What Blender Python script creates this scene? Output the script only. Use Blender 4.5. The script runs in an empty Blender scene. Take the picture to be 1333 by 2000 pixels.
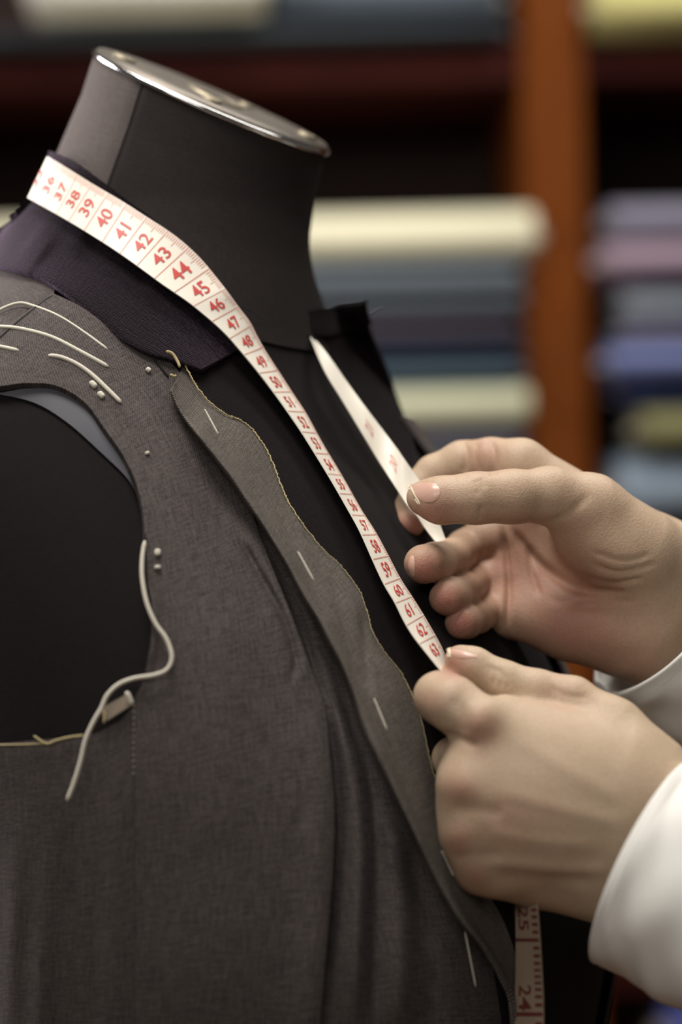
import bpy, bmesh, math, random
import numpy as np
from mathutils import Matrix, Vector
from mathutils.bvhtree import BVHTree
random.seed(5); np.random.seed(5)
S = bpy.context.scene
COL = S.collection

# ------------------------------------------------------------------ camera
FPX = 4722.0          # 85 mm lens on a 36 mm high frame of 2000 px
CZ = 1.30             # eye height of the camera
ROLL = math.radians(1.2)
cr_, sr_ = math.cos(ROLL), math.sin(ROLL)
cam = bpy.data.cameras.new('camera')
cam.sensor_fit = 'VERTICAL'; cam.sensor_height = 36.0; cam.sensor_width = 24.0
cam.lens = FPX * 36.0 / 2000.0
cam.clip_start = 0.05
cam.dof.use_dof = True
cam.dof.focus_distance = 1.005
cam.dof.aperture_fstop = 3.6
camo = bpy.data.objects.new('camera', cam); COL.objects.link(camo)
camo.matrix_world = Matrix(((cr_, sr_, 0, 0), (0, 0, -1, 0), (-sr_, cr_, 0, CZ), (0, 0, 0, 1)))
S.camera = camo

# ------------------------------------------------------------------ world, lights, exposure
w = bpy.data.worlds.new('room_light'); S.world = w; w.use_nodes = True
bg = w.node_tree.nodes['Background']
bg.inputs[0].default_value = (1.0, 0.93, 0.86, 1); bg.inputs[1].default_value = 0.072
def area(name, loc, target, sx, sy, power, col):
    l = bpy.data.lights.new(name, 'AREA'); l.shape = 'RECTANGLE'; l.size = sx; l.size_y = sy
    l.energy = power; l.color = col
    o = bpy.data.objects.new(name, l); COL.objects.link(o)
    o.location = loc
    o.rotation_euler = (Vector(target) - Vector(loc)).to_track_quat('-Z', 'Y').to_euler()
    return o
area('key_light', (-0.20, 0.74, 2.50), (0.02, 1.0, 1.28), 0.6, 0.5, 17.5, (1.0, 0.96, 0.90))
area('front_fill_light', (-0.35, -0.55, 2.00), (0.0, 1.0, 1.28), 1.0, 0.6, 8.5, (1.0, 0.95, 0.88))  # unseen fill added behind the camera to brighten fingertips and front surfaces
area('back_left_light', (-1.35, 1.70, 1.95), (-0.08, 1.08, 1.42), 0.8, 0.9, 36, (1.0, 0.95, 0.94))  # added lamp behind left, unseen; placed to reach neck, collar and shoulders
area('shop_light', (0.5, 1.7, 2.9), (0.15, 3.1, 1.2), 1.6, 0.6, 43, (1.0, 0.96, 0.89))
S.view_settings.view_transform = 'Standard'; S.view_settings.look = 'None'
S.view_settings.exposure = 0.0; S.view_settings.gamma = 1.0
S.view_settings.use_curve_mapping = False

# ------------------------------------------------------------------ helpers
def W(px, py, d):
    """a point d metres from the camera that the picture shows at (px, py)"""
    px, py, d = np.broadcast_arrays(np.asarray(px, float), np.asarray(py, float), np.asarray(d, float))
    u = (px - 666.5) / FPX * d; v = (1000 - py) / FPX * d
    return np.stack([u * cr_ + v * sr_, d, CZ - u * sr_ + v * cr_], -1)
def toP(P):
    """world points back to picture coordinates"""
    P = np.asarray(P, float); d = P[..., 1]; x = P[..., 0] / d * FPX; z = (P[..., 2] - CZ) / d * FPX
    return np.stack([666.5 + x * cr_ - z * sr_, 1000 - (x * sr_ + z * cr_)], -1)
def mesh_obj(name, V, F, m, parent=None, smooth=True, uv=None):
    me = bpy.data.meshes.new(name)
    me.from_pydata([tuple(map(float, v)) for v in V], [], [tuple(int(i) for i in f) for f in F])
    if uv is not None:
        l = me.uv_layers.new(name='uv')
        li = np.zeros(len(me.loops), dtype=np.int32); me.loops.foreach_get('vertex_index', li)
        l.data.foreach_set('uv', np.asarray(uv, np.float32)[li].ravel())
    if smooth: me.polygons.foreach_set('use_smooth', [True] * len(me.polygons))
    me.update()
    o = bpy.data.objects.new(name, me); COL.objects.link(o)
    if m: me.materials.append(m)
    if parent: o.parent = parent
    return o
def tag(o, label=None, cat=None, group=None, kind=None):
    if label: o['label'] = label
    if cat: o['category'] = cat
    if group: o['group'] = group
    if kind: o['kind'] = kind
    return o
def empty(name, loc=(0, 0, 0)):
    o = bpy.data.objects.new(name, None); COL.objects.link(o); o.location = loc; o.empty_display_size = .05
    return o
def adopt(o, parent):
    o.parent = parent; o.matrix_parent_inverse = Matrix.Translation(parent.location).inverted(); return o
def cr(pts, n):
    """Catmull-Rom through pts, n samples, even in knot index"""
    P = np.asarray(pts, float)
    if len(P) == 2: P = np.array([P[0], (P[0] + P[1]) / 2, P[1]])
    E = np.vstack([2 * P[0] - P[1], P, 2 * P[-1] - P[-2]])
    t = np.linspace(0, len(P) - 1 - 1e-9, n); i = t.astype(int); f = (t - i)[:, None]
    a, b, c, d = E[i], E[i + 1], E[i + 2], E[i + 3]
    return .5 * ((2 * b) + (c - a) * f + (2 * a - 5 * b + 4 * c - d) * f ** 2 + (3 * b - a - 3 * c + d) * f ** 3)
def crl(pts, n):
    """the same, even in length"""
    q = cr(pts, max(200, n * 4)); l = np.r_[0, np.cumsum(np.linalg.norm(np.diff(q, axis=0), axis=1))]
    t = np.linspace(0, l[-1], n)
    return np.stack([np.interp(t, l, q[:, k]) for k in range(q.shape[1])], -1)
def grid_faces(nt, ns, close=False):
    F = []
    for i in range(nt - 1):
        for j in range(ns - (0 if close else 1)):
            k = (j + 1) % ns
            F.append((i * ns + j, i * ns + k, (i + 1) * ns + k, (i + 1) * ns + j))
    return F
def polydist(px, py, line):
    """distance in picture units to a polyline"""
    L = crl(line, 40); best = np.full(px.shape, 1e9); par = np.zeros(px.shape)
    for i, (a, b) in enumerate(zip(L[:-1], L[1:])):
        ab = b - a; t = np.clip(((px - a[0]) * ab[0] + (py - a[1]) * ab[1]) / (ab @ ab + 1e-9), 0, 1)
        q = np.hypot(px - a[0] - t * ab[0], py - a[1] - t * ab[1]); k = q < best
        best = np.where(k, q, best); par = np.where(k, (i + t) / 39., par)
    return best, par
def bump(px, py, line, wid, amp):
    """relief along a line, fading out at its ends"""
    d, t = polydist(px, py, line); k = np.clip(np.minimum(t, 1 - t) * 5, 0, 1)
    return amp * np.exp(-(d / wid) ** 2) * (k * k * (3 - 2 * k))

# body of the dress form as a distance field: an elliptical trunk and a leaning neck, blended
HEAD = math.radians(31)
Fv = np.array([math.cos(HEAD), -math.sin(HEAD)]); Rv = np.array([-math.sin(HEAD), -math.cos(HEAD)])
NT = W(413, 201, 1.12); NB = W(331, 530, 1.12)
ZT = np.array([.70, .85, .95, 1.05, 1.12, 1.20, 1.26, 1.31, 1.345, 1.365, 1.38, 1.395, 1.41, 1.43, 1.46])
AT = np.array([.175, .155, .14, .152, .163, .170, .171, .168, .158, .142, .125, .103, .080, .05, .02])
BT = np.array([.125, .11, .118, .140, .150, .144, .126, .106, .088, .079, .073, .068, .062, .048, .02])
ST = np.array([.02, .025, .035, .048, .052, .040, .024, .006, -.004, -.008, -.009, -.008, -.006, -.006, -.01])
zz = np.linspace(.7, 1.46, 400)
def sm(v):
    v = np.interp(zz, ZT, v); k = np.exp(-.5 * (np.arange(-25, 26) / 9.) ** 2); k /= k.sum()
    return np.convolve(np.pad(v, 25, mode='edge'), k, 'valid')
A_, B_, S_ = sm(AT), sm(BT), sm(ST)
def field(P):
    z = P[..., 2]; a, b, s = np.interp(z, zz, A_), np.interp(z, zz, B_), np.interp(z, zz, S_)
    dx = P[..., 0] - NB[0]; dy = P[..., 1] - NB[1]
    u = dx * Fv[0] + dy * Fv[1] - s; v = dx * Rv[0] + dy * Rv[1]
    q = np.sqrt((u / b) ** 2 + (v / a) ** 2) + 1e-9
    t = (q - 1) * np.sqrt(u * u + v * v + 1e-9) / q
    t = np.maximum(t, z - 1.44)
    ax = NT - NB; L = np.linalg.norm(ax); ax = ax / L
    ww = P - NB; h = ww @ ax; r = np.interp(h, [-.05, 0, L], [.073, .067, .0565])
    n = np.linalg.norm(ww - h[..., None] * ax, axis=-1) - r
    k = .02; hh = np.clip(.5 + .5 * (n - t) / k, 0, 1)
    return n * (1 - hh) + t * hh - k * hh * (1 - hh)
def hit(px, py, off=0., d0=.85, d1=1.30, n=181):
    px, py, off = [np.array(x, float) for x in np.broadcast_arrays(px, py, off)]
    ds = np.linspace(d0, d1, n)
    V = np.stack([field(W(px, py, d)) for d in ds], 0) - off
    ins = V < 0; anyi = ins.any(0); i = np.clip(np.argmax(ins, 0), 1, n - 1); im = np.argmin(V, 0)
    v0 = np.take_along_axis(V, (i - 1)[None], 0)[0]; v1 = np.take_along_axis(V, i[None], 0)[0]
    return np.where(anyi, ds[i - 1] + (ds[1] - ds[0]) * v0 / (v0 - v1 + 1e-12), ds[im])

# ------------------------------------------------------------------ materials
def new_mat(name):
    m = bpy.data.materials.new(name); m.use_nodes = True
    nt = m.node_tree; return m, nt, nt.nodes['Principled BSDF']
def nd(nt, t, **k):
    n = nt.nodes.new(t)
    for a, v in k.items():
        if a.startswith('i_'): n.inputs[a[2:].replace('_', ' ')].default_value = v
        else: setattr(n, a, v)
    return n
def simple(name, col, rough=.6, metal=0., var=.12, nscale=60., bumpd=0., sheen=0., sss=0., spec=.5):
    m, nt, b = new_mat(name)
    tc = nd(nt, 'ShaderNodeTexCoord'); no = nd(nt, 'ShaderNodeTexNoise'); no.inputs['Scale'].default_value = nscale
    no.inputs['Detail'].default_value = 4
    nt.links.new(tc.outputs['Object'], no.inputs['Vector'])
    mx = nd(nt, 'ShaderNodeMix', data_type='RGBA')
    mx.inputs[6].default_value = (*[c * (1 - var) for c in col], 1); mx.inputs[7].default_value = (*[min(1, c * (1 + var)) for c in col], 1)
    nt.links.new(no.outputs[0], mx.inputs[0]); nt.links.new(mx.outputs[2], b.inputs['Base Color'])
    b.inputs['Roughness'].default_value = rough; b.inputs['Metallic'].default_value = metal
    b.inputs['Specular IOR Level'].default_value = spec
    if sheen: b.inputs['Sheen Weight'].default_value = sheen
    if bumpd:
        bp = nd(nt, 'ShaderNodeBump'); bp.inputs['Strength'].default_value = .5; bp.inputs['Distance'].default_value = bumpd
        nt.links.new(no.outputs[0], bp.inputs['Height']); nt.links.new(bp.outputs[0], b.inputs['Normal'])
    return m
def cloth(name, dark, light, period=.0008, angle=35., ribmix=.5, slub=.5, bumpd=.0002, rough=.85, sheen=.0, sheencol=(1, 1, 1), spec=.15):
    """twill weave: fine diagonal ribs in metres of cloth (uv), slubs along warp and weft"""
    m, nt, b = new_mat(name); L = nt.links.new
    tc = nd(nt, 'ShaderNodeTexCoord'); mp = nd(nt, 'ShaderNodeMapping'); mp.inputs['Rotation'].default_value = (0, 0, math.radians(angle))
    L(tc.outputs['UV'], mp.inputs['Vector'])
    wv = nd(nt, 'ShaderNodeTexWave'); wv.inputs['Scale'].default_value = .314 / period
    wv.inputs['Distortion'].default_value = 1.2; wv.inputs['Detail'].default_value = 1.5; wv.inputs['Detail Scale'].default_value = 1.5
    L(mp.outputs[0], wv.inputs['Vector'])
    outs = []
    for sc in ((110, 1300, 1), (1400, 90, 1), (900, 900, 1)):
        m2 = nd(nt, 'ShaderNodeMapping'); m2.inputs['Scale'].default_value = sc
        L(tc.outputs['UV'], m2.inputs['Vector'])
        n = nd(nt, 'ShaderNodeTexNoise'); n.inputs['Scale'].default_value = 1.0; n.inputs['Detail'].default_value = 3
        L(m2.outputs[0], n.inputs['Vector']); outs.append(n.outputs[0])
    a1 = nd(nt, 'ShaderNodeMath', operation='ADD'); L(outs[0], a1.inputs[0]); L(outs[1], a1.inputs[1])
    a2 = nd(nt, 'ShaderNodeMath', operation='ADD'); L(a1.outputs[0], a2.inputs[0]); L(outs[2], a2.inputs[1])
    mr = nd(nt, 'ShaderNodeMapRange'); mr.inputs[1].default_value = 1.15; mr.inputs[2].default_value = 1.85
    mr.inputs[3].default_value = -slub * .5; mr.inputs[4].default_value = slub * .5
    L(a2.outputs[0], mr.inputs[0])
    rb = nd(nt, 'ShaderNodeMapRange'); rb.inputs[3].default_value = .5 - ribmix * .5; rb.inputs[4].default_value = .5 + ribmix * .5
    L(wv.outputs['Fac'], rb.inputs[0])
    ad = nd(nt, 'ShaderNodeMath', operation='ADD', use_clamp=True); L(mr.outputs[0], ad.inputs[0]); L(rb.outputs[0], ad.inputs[1])
    mx = nd(nt, 'ShaderNodeMix', data_type='RGBA'); mx.inputs[6].default_value = (*dark, 1); mx.inputs[7].default_value = (*light, 1)
    L(ad.outputs[0], mx.inputs[0]); L(mx.outputs[2], b.inputs['Base Color'])
    bp = nd(nt, 'ShaderNodeBump'); bp.inputs['Strength'].default_value = .6; bp.inputs['Distance'].default_value = bumpd
    L(ad.outputs[0], bp.inputs['Height']); L(bp.outputs[0], b.inputs['Normal'])
    b.inputs['Roughness'].default_value = rough; b.inputs['Specular IOR Level'].default_value = spec
    if sheen:
        b.inputs['Sheen Weight'].default_value = sheen; b.inputs['Sheen Roughness'].default_value = .35; b.inputs['Sheen Tint'].default_value = (*sheencol, 1)
    return m
M = {}
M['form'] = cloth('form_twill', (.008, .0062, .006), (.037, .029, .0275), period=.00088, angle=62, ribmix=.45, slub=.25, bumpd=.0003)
M['formside_lit'] = cloth('form_twill_crosswise_lit', (.030, .024, .0225), (.175, .145, .135), period=.00088, angle=88, ribmix=.75, slub=.25, bumpd=.00035)  # crosswise ribs; light and sheen on this side put into the paler colour
M['trunk'] = simple('form_trunk_cloth', (.0125, .0105, .0105), .9, var=.2, nscale=500, bumpd=.0002, spec=.1)
M['front'] = cloth('worsted_cloth', (.026, .0215, .022), (.122, .103, .097), period=.00095, angle=40, ribmix=.42, slub=.72, bumpd=.00018, spec=.12)
M['lapel'] = cloth('worsted_cloth_reverse', (.010, .009, .009), (.195, .170, .145), period=.00085, angle=-35, ribmix=.95, slub=.45, bumpd=.00035, spec=.15)
M['collar'] = cloth('collar_melton', (.003, .0017, .0026), (.0115, .0075, .0095), period=.0013, angle=15, ribmix=.3, slub=1.0, bumpd=.0006, rough=.75, sheen=.36, sheencol=(.80, .58, .86), spec=.05)
M['facing'] = cloth('facing_melton', (.0050, .0032, .0038), (.0140, .0098, .0108), period=.0009, angle=-30, ribmix=.4, slub=.4, bumpd=.0003, rough=.85, spec=.08)
M['lining'] = simple('lining_satin', (.055, .055, .07), .5, var=.1, nscale=80)
M['thread'] = simple('basting_thread_white', (.62, .575, .48), .8, var=.08, nscale=900)
M['fray'] = simple('frayed_yarn', (.42, .34, .17), .85, var=.3, nscale=900)
M['tape'] = simple('tape_vinyl', (.80, .75, .65), .42, var=.03, nscale=90, spec=.35)
M['tapeback_shaded'] = simple('tape_reverse_shaded', (.30, .225, .16), .6, var=.1, nscale=90)  # brownish reverse, its colour darkened for the shade below the hand
M['print'] = simple('red_print', (.55, .055, .045), .5, var=.12, nscale=700)
M['printdark'] = simple('red_print_reverse_shaded', (.13, .025, .02), .6, var=.15, nscale=700)  # print darkened along with the shaded tape end
M['printpale'] = simple('red_print_fine', (.66, .27, .22), .5, var=.1, nscale=700)
M['steel'] = simple('polished_steel', (.72, .72, .72), .12, 1.0, var=.05, nscale=40)
M['plate'] = simple('dull_plate', (.17, .15, .13), .48, 1.0, var=.25, nscale=70)
M['brass'] = simple('worn_brass', (.30, .26, .19), .5, 1.0, var=.2, nscale=300)
M['hole'] = simple('dark_hole', (.006, .005, .005), .9, var=.1)
M['shirt'] = simple('white_shirting', (.80, .78, .735), .75, var=.035, nscale=45, bumpd=.0006)
M['wood'] = simple('post_wood', (.110, .028, .004), .7, var=.25, nscale=9, spec=.06)
M['darkwood'] = simple('shelf_wood', (.030, .0045, .003), .7, var=.3, nscale=12, spec=.08)
M['back'] = simple('cabinet_back', (.030, .012, .009), .8, var=.3, nscale=8)
M['wall'] = simple('wall_paint', (.22, .16, .13), .9)
M['floor'] = simple('floor_boards', (.14, .08, .045), .6, var=.3, nscale=5)
M['iron'] = simple('stand_iron', (.03, .03, .03), .4, .8)
M['core'] = simple('board_core', (.32, .28, .24), .8, var=.2, nscale=60)
def skin_mat():
    m, nt, b = new_mat('skin'); L = nt.links.new
    tc = nd(nt, 'ShaderNodeTexCoord'); at = nd(nt, 'ShaderNodeAttribute'); at.attribute_name = 'blush_shade'
    n1 = nd(nt, 'ShaderNodeTexNoise'); n1.inputs['Scale'].default_value = 75; n1.inputs['Detail'].default_value = 5
    n2 = nd(nt, 'ShaderNodeTexNoise'); n2.inputs['Scale'].default_value = 900; n2.inputs['Detail'].default_value = 3
    vo = nd(nt, 'ShaderNodeTexVoronoi'); vo.inputs['Scale'].default_value = 1300
    for n in (n1, n2, vo): L(tc.outputs['Object'], n.inputs['Vector'])
    c1 = nd(nt, 'ShaderNodeMix', data_type='RGBA'); c1.inputs[6].default_value = (.47, .335, .225, 1); c1.inputs[7].default_value = (.56, .43, .305, 1)
    L(n1.outputs[0], c1.inputs[0])
    c2 = nd(nt, 'ShaderNodeMix', data_type='RGBA'); c2.inputs[7].default_value = (.38, .125, .095, 1)
    L(c1.outputs[2], c2.inputs[6]); L(at.outputs['Fac'], c2.inputs[0])
    c3 = nd(nt, 'ShaderNodeMix', data_type='RGBA', blend_type='MULTIPLY'); c3.inputs[0].default_value = .35
    mr = nd(nt, 'ShaderNodeMapRange'); mr.inputs[1].default_value = .3; mr.inputs[2].default_value = .6; mr.inputs[3].default_value = .7
    L(n2.outputs[0], mr.inputs[0]); L(c2.outputs[2], c3.inputs[6]); L(mr.outputs[0], c3.inputs[7])
    L(c3.outputs[2], b.inputs['Base Color'])
    ad = nd(nt, 'ShaderNodeMath', operation='ADD'); L(n2.outputs[0], ad.inputs[0]); L(vo.outputs['Distance'], ad.inputs[1])
    bp = nd(nt, 'ShaderNodeBump'); bp.inputs['Strength'].default_value = .35; bp.inputs['Distance'].default_value = .0003
    L(ad.outputs[0], bp.inputs['Height']); L(bp.outputs[0], b.inputs['Normal'])
    b.inputs['Roughness'].default_value = .5; b.inputs['Specular IOR Level'].default_value = .35
    b.inputs['Subsurface Weight'].default_value = .12; b.inputs['Subsurface Radius'].default_value = (1, .35, .2); b.inputs['Subsurface Scale'].default_value = .004
    return m
M['skin'] = skin_mat()
M['nail'] = simple('fingernail', (.62, .38, .30), .28, var=.06, nscale=200, spec=.5)
M['nailtip'] = simple('fingernail_tip', (.74, .64, .46), .35, var=.05, nscale=200)

# ------------------------------------------------------------------ setting
def box(name, x0, x1, y0, y1, z0, z1, m, parent=None, bev=.003):
    bm = bmesh.new(); bmesh.ops.create_cube(bm, size=1)
    for v in bm.verts:
        v.co = Vector(((x0 + x1) / 2 + v.co.x * (x1 - x0), (y0 + y1) / 2 + v.co.y * (y1 - y0), (z0 + z1) / 2 + v.co.z * (z1 - z0)))
    if bev: bmesh.ops.bevel(bm, geom=bm.edges[:], offset=bev, segments=2, affect='EDGES', profile=.5)
    me = bpy.data.meshes.new(name); bm.to_mesh(me); bm.free(); me.materials.append(m)
    o = bpy.data.objects.new(name, me); COL.objects.link(o)
    if parent: adopt(o, parent)
    return o
tag(box('floor', -3.5, 3.5, -1.5, 3.75, -.05, 0, M['floor'], bev=0), 'dark wooden floor of the workshop', 'floor', kind='structure')
tag(box('wall_back', -3.5, 3.5, 3.65, 3.75, 0, 2.9, M['wall'], bev=0), 'brown wall behind the cloth shelves', 'wall', kind='structure')

# cloth shelves
DS = 3.0
def xs(px, py=500, d=DS): return float(W(px, py, d)[0])
def zs(py, px=700, d=DS): return float(W(px, py, d)[2])
PX0, PX1 = xs(1028, 500), xs(1148, 500)
unit = empty('cloth_shelving', ((PX0 + PX1) / 2, 3.25, 0))
tag(unit, 'tall orange-brown wooden shelving with dark red shelves holding cloth bolts', 'shelving')
box('post', PX0, PX1, DS, 3.56, 0, 2.45, M['wood'], unit, .006)
box('post', PX0 - 1.30, PX0 - 1.22, DS, 3.56, 0, 2.45, M['wood'], unit, .006)
box('post', PX1 + 1.20, PX1 + 1.28, DS, 3.56, 0, 2.45, M['wood'], unit, .006)
box('back_panel', PX0 - 1.3, PX1 + 1.28, 3.56, 3.60, 0, 2.45, M['back'], unit, 0)
Z_TOP = zs(92); Z_MID = zs(1262 + 640)
for zt, th in ((Z_TOP, .042), (zs(1895), .040), (.35, .04), (2.40, .05)):
    box('shelf', PX0 - 1.22, PX0, DS + .02, 3.56, zt - th, zt, M['darkwood'], unit, .003)
    box('shelf', PX1, PX1 + 1.20, DS + .02, 3.56, zt - th, zt, M['darkwood'], unit, .003)
def bolt(label, cat_group, x0, x1, z0, z1, y0, col, dep=.26, rough=.8, sq=3.0):
    """cloth wound flat on a board: rounded slab, spiral end and the board's end showing"""
    e = empty('cloth_bolt', ((x0 + x1) / 2, y0 + dep / 2, z0))
    h = z1 - z0; n = 28
    th = np.linspace(0, 2 * math.pi, n, endpoint=False)
    cy = np.sign(np.cos(th)) * np.abs(np.cos(th)) ** (2 / sq) * dep / 2
    cz = np.sign(np.sin(th)) * np.abs(np.sin(th)) ** (2 / sq) * h / 2
    V = []; xs_ = [x0, x0 + .004, x0 + (x1 - x0) * .3, x0 + (x1 - x0) * .6, x1 - .004, x1]
    sc = [.94, 1, 1.0, .985, 1, .94]
    for x, s in zip(xs_, sc):
        for a, b in zip(cy, cz):
            V.append((x - e.location.x, a * s, h / 2 + b * s))
    F = grid_faces(len(xs_), n, True)
    F.append(tuple(range(n))); F.append(tuple(range((len(xs_) - 1) * n, len(xs_) * n))[::-1])
    key = 'bolt_%.3f_%.3f_%.3f' % col
    if key not in M: M[key] = cloth('suiting_' + key, tuple(c * .85 for c in col), tuple(min(1, c * 1.1) for c in col), period=.004, ribmix=.3, slub=.3, rough=rough, bumpd=.0005)
    uv = [(v[0], v[2] + v[1]) for v in V]
    o = mesh_obj('wound_cloth', V, F, M[key], e, uv=uv)
    bm = bmesh.new(); bm.from_mesh(o.data); bmesh.ops.recalc_face_normals(bm, faces=bm.faces[:]); bm.to_mesh(o.data); bm.free()
    for xe, sg in ((x0, -1), (x1, 1)):
        c = box('board', xe - .012, xe + .012, y0 + dep * .18, y0 + dep * .82, z0 + h * .40, z0 + h * .60, M['core'], e, .002)
    tag(e, label, 'cloth bolt', cat_group)
    return e
g1 = 'cloth bolts stacked left of the post'; g2 = 'cloth bolts stacked right of the post'; g3 = 'cloth bolts on the top shelf'
def bl(label, g, p0, p1, q0, q1, col, fwd=.0, dep=.30, sq=3.2):
    bolt(label, g, xs(p0), xs(p1), zs(q1, (p0 + p1) / 2), zs(q0, (p0 + p1) / 2), DS - .03 - fwd, col, dep, sq=sq)
stackL = [('cream cloth bolt on top of the stack beside the post', 418, 528, (.78, .74, .54), -140, 1042, .03),
          ('blue-grey cloth bolt directly under the cream top bolt', 528, 578, (.165,.195,.23), -150, 1012, .02),
          ('slate grey cloth bolt, third from the top of the stack', 578, 622, (.12,.14,.165), -120, 1018, .01),
          ('dull purple-grey cloth bolt in the middle of the stack', 622, 690, (.055, .048, .066), -140, 1005, .0),
          ('thin dark navy cloth bolt under the purple-grey one', 690, 722, (.035, .045, .075), -130, 1015, .01),
          ('steel blue cloth bolt above the pale green one', 722, 762, (.075, .115, .15), -140, 1010, .01),
          ('pale green cloth bolt low in the stack above the raised hand', 762, 850, (.56,.56,.40), -100, 1025, .02),
          ('lavender-grey cloth bolt under the pale green one', 850, 905, (.15, .15, .19), -130, 1010, .0),
          ('charcoal cloth bolt behind the raised hand', 905, 990, (.03, .03, .034), -130, 1015, .0),
          ('black cloth bolt at the bottom of the visible stack', 990, 1180, (.012, .012, .014), -130, 1010, .0),
          ('thick black cloth bolt behind the two hands', 1180, 1500, (.012, .012, .014), -130, 1010, .0),
          ('thick dark cloth bolt resting on the lower shelf', 1500, 1893, (.014, .013, .013), -130, 1010, .0)]
for lab, q0, q1, col, p0, p1, fw in stackL: bl(lab, g1, p0, p1, q0, q1, col, fw)
bl('dark slate cloth bolt lying on the top shelf', g3, -180, 1000, 53, 86, (.055, .066, .080), .0)
bl('pale mint cloth bolt above the form\'s neck', g3, 80, 530, -70, 47, (.92, .96, .84), .08)
bl('blue-grey cloth bolt beside the mint one on the top shelf', g3, 545, 985, -60, 47, (.085, .105, .13), .0)
bl('yellow cloth bolt at the top corner right of the post', g3, 1165, 1640, -40, 66, (.50,.46,.19), .03)
stackR = [('lilac-grey cloth bolt topmost right of the post', 385, 470, (.24, .23, .30), 1195, .0),
          ('pinkish cloth bolt end, second right of the post', 470, 552, (.34, .25, .31), 1172, .04),
          ('pale grey cloth bolt under the pinkish one', 552, 628, (.32, .36, .40), 1215, .0),
          ('mauve-grey cloth bolt above the blue roll', 628, 672, (.20, .19, .26), 1205, .0),
          ('periwinkle blue cloth bolt with a rounded end', 672, 742, (.17, .20, .40), 1180, .04),
          ('navy blue cloth bolt below the periwinkle one', 742, 792, (.035, .05, .14), 1210, .0),
          ('olive yellow cloth bolt right of the post', 792, 882, (.20, .19, .09), 1240, .04),
          ('pale sky blue cloth bolt above the tailor\'s wrist', 882, 1020, (.25, .31, .38), 1200, .0),
          ('brown cloth bolt behind the tailor\'s wrist', 1020, 1300, (.05, .035, .03), 1200, .0),
          ('maroon cloth bolt behind the upper cuff', 1300, 1600, (.05, .015, .013), 1200, .0),
          ('dark red cloth bolt behind the lower cuff', 1600, 1893, (.05, .008, .008), 1200, .0)]
for lab, q0, q1, col, p0, fw in stackR: bl(lab, g2, p0, p0 + 480, q0, q1, tuple(c * .85 for c in col), fw, sq=2.6)
bl('royal blue cloth bolt under the lower shelf', 'cloth bolts below the lower shelf', 1275, 1760, 1962, 2100, (.06, .07, .22), .02)

# ------------------------------------------------------------------ surface nets for organic shapes
def surf_net(vals, lo, h):
    """smooth mesh of the zero level of a sampled field"""
    s = vals < 0; nx, ny, nz = vals.shape
    cs = np.zeros((nx - 1, ny - 1, nz - 1), np.int8)
    for i in (0, 1):
        for j in (0, 1):
            for k in (0, 1):
                cs += s[i:nx - 1 + i, j:ny - 1 + j, k:nz - 1 + k]
    act = np.argwhere((cs > 0) & (cs < 8)); idx = np.full(cs.shape, -1, np.int64); idx[tuple(act.T)] = np.arange(len(act))
    acc = np.zeros((len(act), 3)); cnt = np.zeros(len(act))
    corners = [(0, 0, 0), (1, 0, 0), (0, 1, 0), (1, 1, 0), (0, 0, 1), (1, 0, 1), (0, 1, 1), (1, 1, 1)]
    for a in range(8):
        for b in range(a + 1, 8):
            ca, cb = np.array(corners[a]), np.array(corners[b])
            if np.abs(ca - cb).sum() != 1: continue
            va = vals[tuple((act + ca).T)]; vb = vals[tuple((act + cb).T)]
            k = (va < 0) != (vb < 0); t = np.where(k, va / np.where(k, va - vb, 1), 0)
            acc += np.where(k[:, None], ca + t[:, None] * (cb - ca), 0); cnt += k
    V = lo + h * (act + acc / cnt[:, None])
    F = []
    for ax in range(3):
        u, v = [(1, 2), (2, 0), (0, 1)][ax]
        sl0 = [slice(None)] * 3; sl1 = [slice(None)] * 3; sl0[ax] = slice(0, -1); sl1[ax] = slice(1, None)
        a, b = s[tuple(sl0)], s[tuple(sl1)]
        e = np.argwhere(a != b); e = e[(e[:, u] > 0) & (e[:, v] > 0) & (e[:, u] < vals.shape[u] - 1) & (e[:, v] < vals.shape[v] - 1)]
        flip = a[tuple(e.T)]
        du = np.zeros(3, int); du[u] = 1; dv = np.zeros(3, int); dv[v] = 1
        q = np.stack([idx[tuple((e - du - dv).T)], idx[tuple((e - dv).T)], idx[tuple(e.T)], idx[tuple((e - du).T)]], 1)
        q[~flip] = q[~flip][:, ::-1]
        F.append(q)
    return V, np.vstack(F)
def biggest(V, F):
    l = np.arange(len(V)); E = np.vstack([F[:, [0, 1]], F[:, [1, 2]], F[:, [2, 3]]])
    while True:
        o = l.copy(); m = np.minimum(l[E[:, 0]], l[E[:, 1]]); np.minimum.at(l, E[:, 0], m); np.minimum.at(l, E[:, 1], m); l = l[l]; l = l[l]
        if (o == l).all(): break
    u, c = np.unique(l, return_counts=True); keep = l == u[np.argmax(c)]
    ix = np.cumsum(keep) - 1; return V[keep], ix[F[keep[F[:, 0]]]]
def relax(V, F, it=2, lam=.5):
    E = np.vstack([F[:, [0, 1]], F[:, [1, 2]], F[:, [2, 3]], F[:, [3, 0]]]); n = len(V)
    for _ in range(it):
        a = np.zeros_like(V); c = np.zeros(n)
        for i, j in ((0, 1), (1, 0)):
            np.add.at(a, E[:, i], V[E[:, j]]); np.add.at(c, E[:, i], 1)
        V = V * (1 - lam) + lam * a / np.maximum(c, 1)[:, None]
    return V
def vnormals(V, F):
    n = np.cross(V[F[:, 2]] - V[F[:, 0]], V[F[:, 3]] - V[F[:, 1]]); N = np.zeros_like(V)
    for k in range(4): np.add.at(N, F[:, k], n)
    return N / (np.linalg.norm(N, axis=1)[:, None] + 1e-12)

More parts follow.
